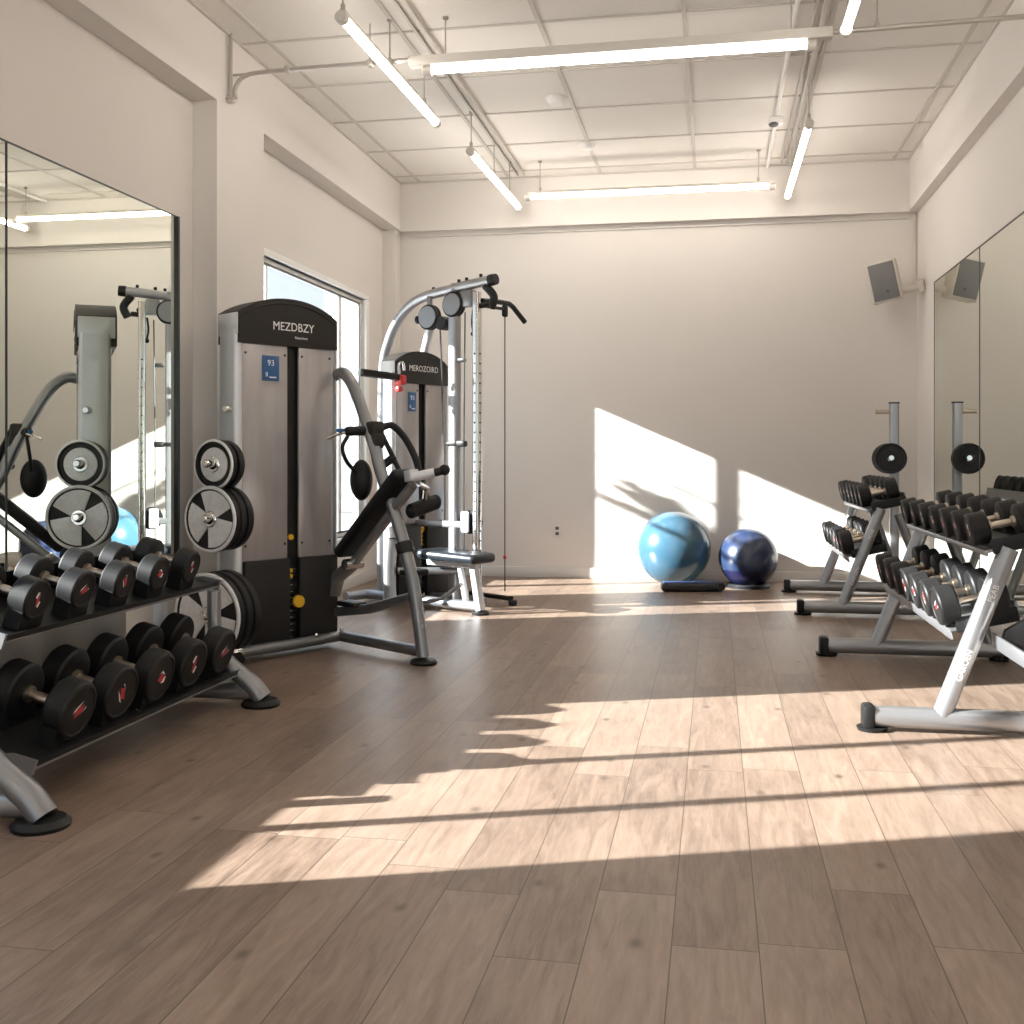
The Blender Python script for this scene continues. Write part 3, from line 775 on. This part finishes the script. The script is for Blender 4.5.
# bench frame, in the plane x = .33, s = -y
fx = .33
arch = catmull([(fx, .02, 1.56), (fx, -.06, 1.565), (fx, -.14, 1.50), (fx, -.225, 1.36), (fx, -.318, 1.185), (fx, -.424, .947), (fx, -.518, .78), (fx, -.659, .4445), (fx, -.748, .035)], 7)
MB().tube(arch, .034, n=20).build('press_frame', 'dsilver', t)
mk = MB()
a = Vector((fx, -.668, .40)); b = Vector((fx, -.735, .10)); ax = (b - a).normalized()
Z = Vector((.2, -1, .15)).normalized(); Z = (Z - ax * Z.dot(ax)).normalized(); X = ax; Y = Z.cross(X)
p = a.lerp(b, .45) + Z * .0345
mk.text('CHNRSE', .045, T=Matrix(((X.x, Y.x, Z.x, p.x), (X.y, Y.y, Z.y, p.y), (X.z, Y.z, Z.z, p.z), (0, 0, 0, 1))))
mk.build('maker_mark', 'ink', t)
MB().lathe([(0, 0), (0, .07), (.01, .074), (.024, .062), (.028, 0)], n=26, axis=(0, 0, 1), o=(fx, -.752, 0)).build('rubber_foot', 'rubber', t)
base = MB()
base.tube([(fx, .06, .062), (fx, -.74, .062)], .03, n=18)
base.tube([(fx, -.02, .062), (-.02, -.06, .062), (-.40, -.10, .07)], .03, n=18)
base.tube([(-.28, .08, .05), (fx, .08, .05)], .028, n=14)
base.build('base_frame', 'dsilver', t)
w_ = MB().lathe([(0, 0), (0, .035), (.012, .042), (.03, .042), (.042, .035), (.042, 0)], n=22, axis=(.4, .9, 0), o=(-.42, -.15, .042))
w_.build('caster', 'rubber', t)
MB().box((-.40, -.11, .075), (.07, .07, .05), bev=.012).build('caster_bracket', 'chrome', t)
q = MB()
for x, y in ((.31, .055), (.33, -.03), (.12, -.075)): q.sphere((x, y - .01, .10), .012, u=12, v=8)
q.build('bolt', 'chrome', t)
# back pad
s0, z0, s1, z1 = .075, .535, .615, 1.01
axp = Vector((0, -(s1 - s0), z1 - z0)); plen = axp.length; axp.normalize()
ang = math.atan2(z1 - z0, -(s1 - s0))       # rotation of local y
pc = Vector((.33, -(s0 + s1) / 2, (z0 + z1) / 2))
PT = Matrix.Translation(pc) @ Matrix.Rotation(ang, 4, 'X')
MB().box((0, 0, 0), (.17, plen, .068), bev=.028, T=PT, seg=4).build('back_pad', 'vinyl', t)
# rail under the pad: which side is "under" = away from the tower
nrm = Vector((0, -(z1 - z0), -(s1 - s0))).normalized()
r0 = pc - axp * (plen / 2 + .03) + nrm * .085; r1 = pc + axp * (plen / 2 + .0) + nrm * .085
MB().rect_tube([r0, r1], .045, .05, up=(1, 0, 0)).build('pad_rail', 'silver', t)
br = MB().rect_tube([r1 + axp * .0 - nrm * .02, r1 + axp * .03 - nrm * .07], .07, .06, up=(1, 0, 0))
br.tube([r1 + Vector((-.02, -.01, .035)), r1 + Vector((.06, -.10, .06))], .026, n=14)
br.build('rail_bracket', 'lsilver', t)
MB().tube([r1 + Vector((.06, -.10, .06)), r1 + Vector((.09, -.135, .072))], .022, n=12).sphere(r1 + Vector((.095, -.14, .075)), .03, u=14, v=10).build('bracket_knob', 'rubber', t)
# lower link from the tower to the rail
lk = MB().rect_tube([(.30, .0, .30), (.31, -.03, .40), r0 + axp * .05], .06, .075, up=(1, 0, 0))
lk.build('pad_link', 'dsilver', t)
MB().lathe([(-.06, 0), (-.06, .03), (.06, .03), (.06, 0)], n=20, axis=(1, 0, 0), o=tuple(r0 + axp * .05)).build('pivot', 'chrome', t)
# foot lever
lv = MB().rect_tube([(.32, .0, .20), (.32, -.30, .245), (.33, -.655, .34)], .05, .055, up=(0, 0, 1))
lv.build('foot_lever', 'dsilver', t)
MB().rect_tube([(.40, -.63, .30), (.46, -.75, .33), (.52, -.84, .41)], .06, .02, up=(0, 0, 1)).build('foot_plate', 'silver', t)
MB().box((.31, -.16, .262), (.10, .16, .03), bev=.01).build('foot_pedal', 'vinyl', t)
cl = MB().lathe([(-.03, 0), (-.03, .048), (.03, .048), (.03, 0)], n=22, axis=tuple(Vector((0, -.14, -.34)).normalized()), o=(fx, -.60, .60)).box((.37, -.63, .47), (.13, .10, .035), bev=.012)
cl.build('leg_clamp', 'plastic', t)
# clamp with grip on the arch, curved black press handles, strap and roller
MB().box((fx + .015, -.305, 1.245), (.085, .12, .085), bev=.018).box((fx + .015, -.335, 1.18), (.075, .075, .09), bev=.018).build('arch_clamp', 'cap', t)
MB().tube([(fx - .02, -.28, 1.235), (fx - .13, -.27, 1.23)], [.028, .026], n=16).sphere((fx - .13, -.27, 1.23), .024, u=14, v=10).build('side_grip', 'rubber', t)
MB().tube(catmull([(fx + .05, -.33, 1.25), (fx + .12, -.345, 1.265), (fx + .18, -.38, 1.20), (fx + .215, -.43, 1.09), (fx + .225, -.47, .97)], 7), .020, n=14).build('press_handle', 'rubber', t)
MB().tube([(fx + .05, -.34, 1.22), (fx + .12, -.44, .97)], .015, n=12).tube([(fx + .02, -.36, 1.03), (fx + .10, -.39, 1.09)], .024, n=12).build('handle_strut', 'rubber', t)
MB().tube(catmull([(fx - .13, -.27, 1.205), (fx - .16, -.26, 1.14), (fx - .12, -.25, 1.06), (fx - .05, -.25, 1.00)], 6), .011, n=8).build('strap', 'plastic', t)
MB().tube(catmull([(fx - .14, -.275, 1.225), (fx - .16, -.26, 1.22), (fx - .19, -.22, 1.205), (fx - .21, -.19, 1.19)], 4), .008, n=8).build('strap_hook', 'chrome', t)
MB().box((fx - .16, -.25, 1.235), (.05, .03, .02), bev=.006).build('strap_tab', 'bluetape', t)
MB().sphere((fx - .01, -.235, .96), .10, sc=(.55, .75, 1.15)).build('roller_pad', 'vinyl', t)
MB().tube([(fx + .08, -.56, .795), (fx + .22, -.60, .84)], .042, n=20).sphere((fx + .08, -.56, .795), .042, sc=(.6, 1, 1)).sphere((fx + .22, -.60, .84), .042, sc=(.6, 1, 1)).build('arm_roller', 'vinyl', t)
MB().tube([r1 + Vector((.02, -.01, .0)), (fx + .13, -.625, .92), (fx + .16, -.585, .84)], .018, n=12).build('roller_arm', 'chrome', t)

# plates on the pegs
def put_plates(z, specs, what, grp):
    pw = Matrix.Rotation(A1, 3, 'Z') @ pd
    eul = axis_euler(pw)
    for i, (dist, Rr, w, style, lab) in enumerate(specs):
        o = make_plate(Rr, w, style)
        o.location = m1(Vector((-.30, .06, z)) + pd * dist) - Vector((0, 0, .005 if Rr < .15 else .005))
        o.rotation_euler = eul
        tag(o, lab, 'weight plate', grp)
put_plates(1.055, [(.155, .133, .042, 1, 'small weight plate with pale rim, outer one on the top left peg'),
                   (.09, .128, .042, 0, 'small black weight plate behind the pale-rimmed one on the top peg')], '', 'weight plates on the front machine')
put_plates(.77, [(.18, .175, .045, 2, 'medium plate with silver webs, outer one on the middle peg'),
                  (.12, .17, .04, 0, 'medium black plate, second on the middle peg behind the silver one'),
                  (.065, .17, .04, 0, 'medium black plate, innermost on the middle peg')], '', 'weight plates on the front machine')
put_plates(.272, [(.20, .222, .05, 2, 'large plate with silver webs, outer one on the lowest peg'),
                 (.135, .222, .045, 0, 'large black plate, second on the lowest peg'),
                 (.075, .222, .045, 0, 'large black plate, innermost on the lowest peg')], '', 'weight plates on the front machine')

# ---------------- rear machine (lat pulldown)
u2 = Vector((.43, .903, 0)); A2 = math.atan2(.903, .43)
P2 = Vector((-2.14, 7.74, 0))
def m2(v): return P2 + Matrix.Rotation(A2, 3, 'Z') @ Vector(v)
t = thing('lat_pulldown_machine', 'silver pulldown machine with high pulley boom and seat, near rear left', 'gym machine', P2, (0, 0, A2))
tower(t, .60, .10, 1.625, 1.865, -.02, .055, 'MEROZOIRD', None, (.015, 1.735), .062, (-.145, -.055, 1.42, 1.56), .60)
q = MB()
for z in (.565, .53, .50, .47, .44): q.lathe([(0, 0), (0, .012), (.012, .012), (.015, 0)], n=14, axis=(0, -1, 0), o=(.0, .006, z))
q.box((.024, .004, .55), (.02, .01, .03)).build('stack_marker', 'yellow', t)
S = lambda s, z, x=0.: (x, -s, z)
boom = catmull([S(-.40, .06), S(-.395, 1.0), S(-.385, 1.72), S(-.33, 1.95), S(-.21, 2.135), S(-.02, 2.255), S(.323, 2.305), S(.66, 2.335)], 8)
MB().tube(boom, .036, n=20).build('boom', 'silver', t)
MB().lathe([(0, .039), (.05, .039), (.055, 0)], n=20, axis=(0, -1, .08), o=S(.645, 2.333)).lathe([(0, 0), (0, .041), (.04, .041)], n=20, axis=(0, -1, .08), o=S(.64, 2.333)).build('boom_cap', 'rubber', t)
bo = MB()
for s_, z_ in ((.12, 2.31), (.36, 2.345), (.43, 2.352), (.56, 2.365)): bo.lathe([(0, .012), (.02, .012), (.024, 0)], n=10, axis=(0, 0, 1), o=S(s_, z_))
bo.build('boom_bolt', 'plastic', t)
MB().tube([S(-.07, 1.78, .09), S(.07, 2.06, .03)], .033, n=16).build('boom_strut', 'lsilver', t)
def pulley(s, z, x, r):
    MB().lathe([(-.03, 0), (-.03, r * .9), (-.022, r), (-.008, r), (-.003, r * .88), (.003, r * .88), (.008, r), (.022, r), (.03, r * .9), (.03, 0)], n=36, axis=(-1, 0, 0), o=S(s, z, x)).lathe([(.03, r * .86), (.034, r * .84), (.035, 0)], n=36, axis=(-1, 0, 0), o=S(s, z, x), mi=1).build('pulley', ['rubber', 'dsilver'], t)
    MB().box(S(s, z + r * .75 + .03, x), (.03, .035, .11), bev=.005).build('pulley_hanger', 'dsilver', t)
pulley(.10, 2.11, -.02, .093); pulley(.33, 2.185, -.02, .092)
MB().tube([S(.0, 2.1, -.02), S(-.02, 2.10, -.02)], .03, n=12).lathe([(-.04, 0), (-.04, .05), (.04, .05), (.04, 0)], n=24, axis=(1, 0, 0), o=S(.215, 2.06, 0)).build('idler_wheel', 'rubber', t)
MB().rect_tube([S(.32, .04), S(.32, 2.27)], .075, .075, up=(1, 0, 0)).build('column', 'silver', t)
po = MB().rect_tube([S(.525, .05), S(.525, 2.26)], .055, .055, up=(1, 0, 0)); po.build('guide_post', 'chrome', t)
h_ = MB()
for k in range(22): h_.lathe([(0, 0), (0, .007), (.002, .007), (.002, 0)], n=10, axis=(0, -1, 0), o=S(.553, .35 + .07 * k)).lathe([(0, 0), (0, .007), (.002, .007), (.002, 0)], n=10, axis=(-1, 0, 0), o=S(.525, .35 + .07 * k, -.0285))
h_.build('post_hole', 'slot', t)
MB().box(S(.45, 2.22, .0), (.07, .10, .12), bev=.012).build('pulley_block', 'dsilver', t)
MB().tube(catmull([S(.60, 2.30), S(.66, 2.22, .02), S(.63, 2.14, .03)], 5), .03, n=12).tube([S(.54, 2.16, .0), S(.60, 2.17, .04)], .02, n=10).build('hook_bracket', 'rubber', t)
MB().tube(catmull([S(.49, 2.14), S(.48, 2.05), S(.49, 1.98)], 4), .008, n=8).sphere(S(.49, 1.965), .018, u=10, v=8).build('snap_hook', 'plastic', t)
MB().tube([S(.22, 2.02, -.045), S(.24, 1.66, -.045), S(.24, 1.25, -.045)], .006, n=8).tube([S(.44, 2.12, -.03), S(.43, 1.2, -.03), S(.43, .05, -.03)], .005, n=8).build('cable', 'cable', t)
MB().box(S(.32, 1.18, .0), (.095, .095, .03), bev=.006).box(S(.40, 1.18, -.02), (.05, .08, .045), bev=.012).box(S(.40, 1.78, -.02), (.03, .07, .03), bev=.008).build('column_clamp', 'plastic', t)
# drop cable with low foot bar and the pulldown bar on top (the bar is a thing of its own)
cx, cs = .30, .55
MB().tube([S(cs, 2.14, cx), S(cs, .10, cx)], .0045, n=8).build('drop_cable', 'cable', t)
MB().lathe([(0, 0), (.01, .012), (.03, .012), (.04, 0)], n=12, axis=(0, 0, 1), o=S(cs, .33, cx)).build('cable_stop', 'redplastic', t)
MB().rect_tube([S(.18, .062, .32), S(.60, .05, .31)], .05, .03, up=(0, 0, 1)).lathe([(0, 0), (0, .03), (.035, .034), (.045, 0)], n=16, axis=(0, 0, 1), o=S(.61, 0.0, .315)).rect_tube([S(.20, .05, .05), S(.20, .055, .33)], .05, .03, up=(0, 0, 1)).build('foot_bar', 'rubber', t)
# low arm with pulley
MB().rect_tube([S(.0, .60, -.05), S(.44, .60, -.01)], .035, .05, up=(0, 0, 1)).build('low_arm', 'silver', t)
MB().lathe([(-.022, 0), (-.022, .085), (.022, .085), (.022, 0)], n=28, axis=(1, 0, 0), o=S(.46, .62, .02)).build('low_pulley', 'rubber', t)
MB().box(S(.44, .62, -.03), (.02, .07, .15), bev=.02).build('pulley_plate', 'lsilver', t)
# seat and its frame
ST = Matrix.Translation((-.185, -.46, .395)) @ Matrix.Rotation(R(2), 4, 'X')
MB().box((0, -.02, 0), (.27, .52, .068), bev=.03, T=ST, seg=4).build('seat_pad', 'vinylblue', t)
MB().rect_tube([S(.24, .34, -.185), S(.68, .34, -.185)], .06, .045, up=(0, 0, 1)).build('seat_rail', 'lsilver', t)
MB().rect_tube([S(.64, .35, -.185), S(.70, .03, -.185)], .065, .05, up=(0, -1, 0)).rect_tube([S(.52, .33, -.185), S(.58, .05, -.185)], .04, .035, up=(0, -1, 0)).build('seat_leg', 'lsilver', t)
MB().lathe([(0, 0), (0, .06), (.012, .062), (.022, .05), (.025, 0)], n=22, axis=(0, 0, 1), o=S(.70, 0, -.185)).build('rubber_foot', 'rubber', t)
bs = MB().tube([S(-.44, .055, -.15), S(.69, .055, -.185)], .034, n=16).tube([S(-.42, .055, -.36), S(-.40, .055, .30)], .034, n=16).tube([S(-.02, .05, .10), S(.52, .05, .10)], .028, n=14)
bs.build('base_frame', 'silver', t)
MB().tube(catmull([S(.02, .05, -.34), S(.0, .12, -.34), S(-.01, .3, -.33), S(.0, .50, -.32)], 6), .045, n=16).tube([S(.0, .50, -.32), S(-.02, .58, -.31)], .04, n=14).build('side_strut', 'silver', t)
MB().tube([S(.04, .27, -.30), S(.42, .27, .0)], .026, n=14).build('knee_bar', 'silver', t)
MB().box(S(.36, .10, .06), (.04, .06, .055), bev=.008).build('selector_knob', 'yellow', t)
# lever with red clip on the left of the shroud
lvA = Vector((-.62, .02, 1.675)); lvB = Vector((-.33, -.06, 1.655))
MB().rect_tube([lvA, lvB], .07, .05, up=(0, 0, 1)).build('lever', 'rubber', t)
MB().box(lvB + Vector((.02, -.02, -.02)), (.06, .06, .07), bev=.012).box(lvB + Vector((.0, -.02, -.085)), (.05, .04, .04), bev=.012).build('lever_clip', 'redplastic', t)
MB().tube(catmull([lvB + Vector((-.01, -.03, .02)), lvB + Vector((-.01, -.03, .09)), lvB + Vector((.03, -.03, .10)), lvB + Vector((.045, -.03, .05))], 5), .010, n=10).build('clip_ring', 'chrome', t)

# pulldown bar
tb = thing('pulldown_bar', 'black angled pulldown bar hanging on the cable at boom end', 'bar', m2(S(cs, 2.185, cx)), (0, 0, A2))
MB().tube([(-.27, .0, .015), (-.06, .0, .03), (.05, .0, .03), (.10, .0, .012), (.25, .0, -.085)], .019, n=14).build('bar', 'rubber', tb)
MB().tube([(-.22, 0, -.02), (.02, 0, -.015)], .012, n=10).box((.0, 0, -.03), (.055, .03, .09), bev=.02).build('hanger', 'plastic', tb)

# ------------------------------------------------------------------ balls, roller, plate tree
t = thing('exercise_ball', 'large light blue exercise ball against the rear wall', 'exercise ball', (-.345, 9.265, 0))
b_ = MB().sphere((0, 0, .308), .312, u=48, v=32)
b_.build('ball', 'ballblue', t)
rg = MB()
MB().lathe([(-.004, .018), (.004, .016), (.005, 0)], n=18, axis=(.3, -.9, .25), o=(.09, -.275, .385)).build('valve', 'navy', t)
t = thing('exercise_ball', 'smaller navy exercise ball with dark lower band on a low ring base', 'exercise ball', (.27, 9.19, 0))
rr = .243; zc = .245
pr = []; mids = []
for k in range(33):
    a = R(-90 + 180 * k / 32); z_ = zc + rr * math.sin(a)
    pr.append((z_, max(rr * math.cos(a), 0)))
    if k: mids.append(1 if z_ < .155 else 0)
pr = [(z_, r_) for z_, r_ in pr]
MB().lathe(pr, n=48, axis=(0, 0, 1), mids=mids).build('ball', ['ballnavy', 'navy'], t)
MB().lathe([(0, .13), (0, .175), (.022, .182), (.034, .17), (.034, .13)], n=40, axis=(0, 0, 1), close=True).build('ring_base', 'blackfoam', t)
t = thing('foam_roller', 'dark blue and black flat foam roller lying before the large ball', 'foam roller', (-.185, 8.83, 0), (0, 0, R(10)))
MB().box((0, 0, .038), (.50, .13, .072), bev=.028, seg=4).build('body', 'blackfoam', t)
MB().box((-.02, .0, .072), (.42, .10, .012), bev=.005).build('top_pad', 'mat', t)
MB().lathe([(0, 0), (0, .03), (.02, .036), (.04, .03), (.04, 0)], n=20, axis=(0, -1, 0), o=(.225, -.045, .045)).build('end_knob', 'rubber', t)

t = thing('plate_tree', 'grey upright plate stand with black pegs in the rear right corner', 'plate stand', (1.43, 9.2, 0))
MB().rect_tube([(0, 0, .03), (0, 0, 1.52)], .075, .055, up=(0, 1, 0)).build('post', 'silver', t)
MB().lathe([(0, 0), (0, .01)], n=4, axis=(0, 0, 1), o=(0, 0, 1.52)).box((0, 0, 1.523), (.082, .062, .012), bev=.004).build('post_cap', 'rubber', t)
MB().tube([(-.03, 0, 1.45), (-.145, 0, 1.45)], .018, n=14).build('peg', 'brass', t)
MB().tube([(-.05, -.02, 1.077), (-.05, -.20, 1.077)], .02, n=14).build('peg', 'chrome', t)
MB().rect_tube([(-.19, 0, .025), (.19, 0, .025)], .06, .05, up=(0, 0, 1)).rect_tube([(0, -.2, .025), (0, .2, .025)], .06, .05, up=(0, 0, 1)).build('base', 'silver', t)
for i, (dy, dx, lab) in enumerate(((-.165, .0, 'black weight plate in front on the corner plate stand'), (-.115, -.006, 'black weight plate in the middle on the corner plate stand'), (-.068, -.010, 'black weight plate at the back on the corner plate stand'))):
    o = make_plate(.122, .04, 0)
    o.location = (1.38 + dx, 9.2 + dy, 1.072); o.rotation_euler = (0, 0, R(-90) - R(4))
    tag(o, lab, 'weight plate', 'weight plates on the corner stand')

# ------------------------------------------------------------------ outdoors
struct(MB().box((0, 8, -.2), (60, 60, .16)).build('ground', 'paving'))
t = thing('building', 'pale rendered building seen through the left window', 'building', (-7.2, 24.0, -.1))
MB().box((0, 0, 2.6), (1.7, 5, 5.2)).build('wall', 'render', t)
MB().box((0, 0, 5.25), (1.8, 5.1, .12)).build('roof', 'white', t)
# potted palm outside the window, its shadow falls on the rear wall
t = thing('palm', 'slender palm outside the left window, seen as a shadow on the rear wall', 'palm', (-4.7, 7.78, -.1))
MB().tube(catmull([(0, 0, 0), (.03, .01, 1.0), (0, 0, 1.9), (0, .02, 2.42)], 5), [.06, .058, .056, .054, .052, .05, .05, .048, .046, .045, .043, .042, .04, .038, .036, .035], n=12).build('trunk', 'bark', t)
rnd = random.Random(3)
for k in range(9):
    az = R(rnd.uniform(55, 125)); ln = rnd.uniform(.25, .5); rise = .25 + .5 * rnd.random()
    base_ = Vector((0, .02, 2.40))
    d = Vector((math.cos(az) * .9, math.sin(az) * .55, rise)).normalized()
    pts = [base_ + d * ln * s_ + Vector((0, 0, -.22 * s_ * s_ * ln)) for s_ in [i / 8 for i in range(9)]]
    f = MB(); f.tube(pts, .008, n=6)
    side = d.cross(Vector((0, 0, 1))).normalized()
    for i in range(1, 9):
        for sg in (-1, 1):
            p = pts[i]; q2 = p + side * sg * .16 * (1 - .5 * i / 9) + d * .08 - Vector((0, 0, .04))
            f.poly([p, p + d * .03, q2, p - d * .018])
    f.build('frond', 'leaf', t)
for (z_, y0, y1, r_) in ((2.80, -.15, .42, .016), (2.46, .15, .9, .014), (2.95, -.62, -.02, .013), (2.62, -.75, -.05, .018), (2.44, -.85, -.1, .02)):
    MB().tube([(.02, y0, z_), (.02, (y0 + y1) / 2, z_ + .03), (.02, y1, z_)], [r_ * .7, r_, r_ * .4], n=8).build('shadow_bar', 'leaf', t)  # level bars added to cast straight slanting shadow lines on the rear wall

# ------------------------------------------------------------------ light, sky, camera
sun = bpy.data.lights.new('sun', 'SUN'); sun.energy = 27.0; sun.angle = R(.55); sun.color = (1., .985, .965)
so = bpy.data.objects.new('sun', sun); COL.objects.link(so)
so.rotation_euler = Vector((.9335, .3585, -.411)).to_track_quat('-Z', 'Y').to_euler()
so.location = (-8, 0, 6)
w = bpy.data.worlds.new('sky'); scn.world = w; w.use_nodes = True
nt = w.node_tree; bg = nt.nodes['Background']
tc = nt.nodes.new('ShaderNodeTexCoord'); sp = nt.nodes.new('ShaderNodeSeparateXYZ'); rp = nt.nodes.new('ShaderNodeValToRGB')
nt.links.new(tc.outputs['Generated'], sp.inputs[0]); nt.links.new(sp.outputs['Z'], rp.inputs[0])
rp.color_ramp.elements[0].position = 0.; rp.color_ramp.elements[0].color = (.88, .92, .97, 1)
rp.color_ramp.elements[1].position = .6; rp.color_ramp.elements[1].color = (.56, .74, 1., 1)
nt.links.new(rp.outputs[0], bg.inputs[0]); bg.inputs[1].default_value = 1.15

cam = bpy.data.cameras.new('camera'); co = bpy.data.objects.new('camera', cam); COL.objects.link(co)
TH = math.atan(203 / 1080)
co.location = (0, 0, 1.1); co.rotation_euler = (R(90), 0, TH)
cam.sensor_width = 36; cam.sensor_fit = 'HORIZONTAL'
cam.lens = 36 * 1080 / 1024
cam.shift_y = -57 / 1024
cam.clip_start = .05; cam.clip_end = 200
scn.camera = co
scn.cycles.caustics_reflective = False; scn.cycles.caustics_refractive = False
scn.cycles.max_bounces = 10; scn.cycles.diffuse_bounces = 6; scn.cycles.glossy_bounces = 5; scn.cycles.transparent_max_bounces = 12
scn.cycles.use_denoising = True
scn.cycles.sample_clamp_indirect = 6
scn.view_settings.view_transform = 'Standard'
scn.view_settings.look = 'None'
scn.view_settings.exposure = 0.12
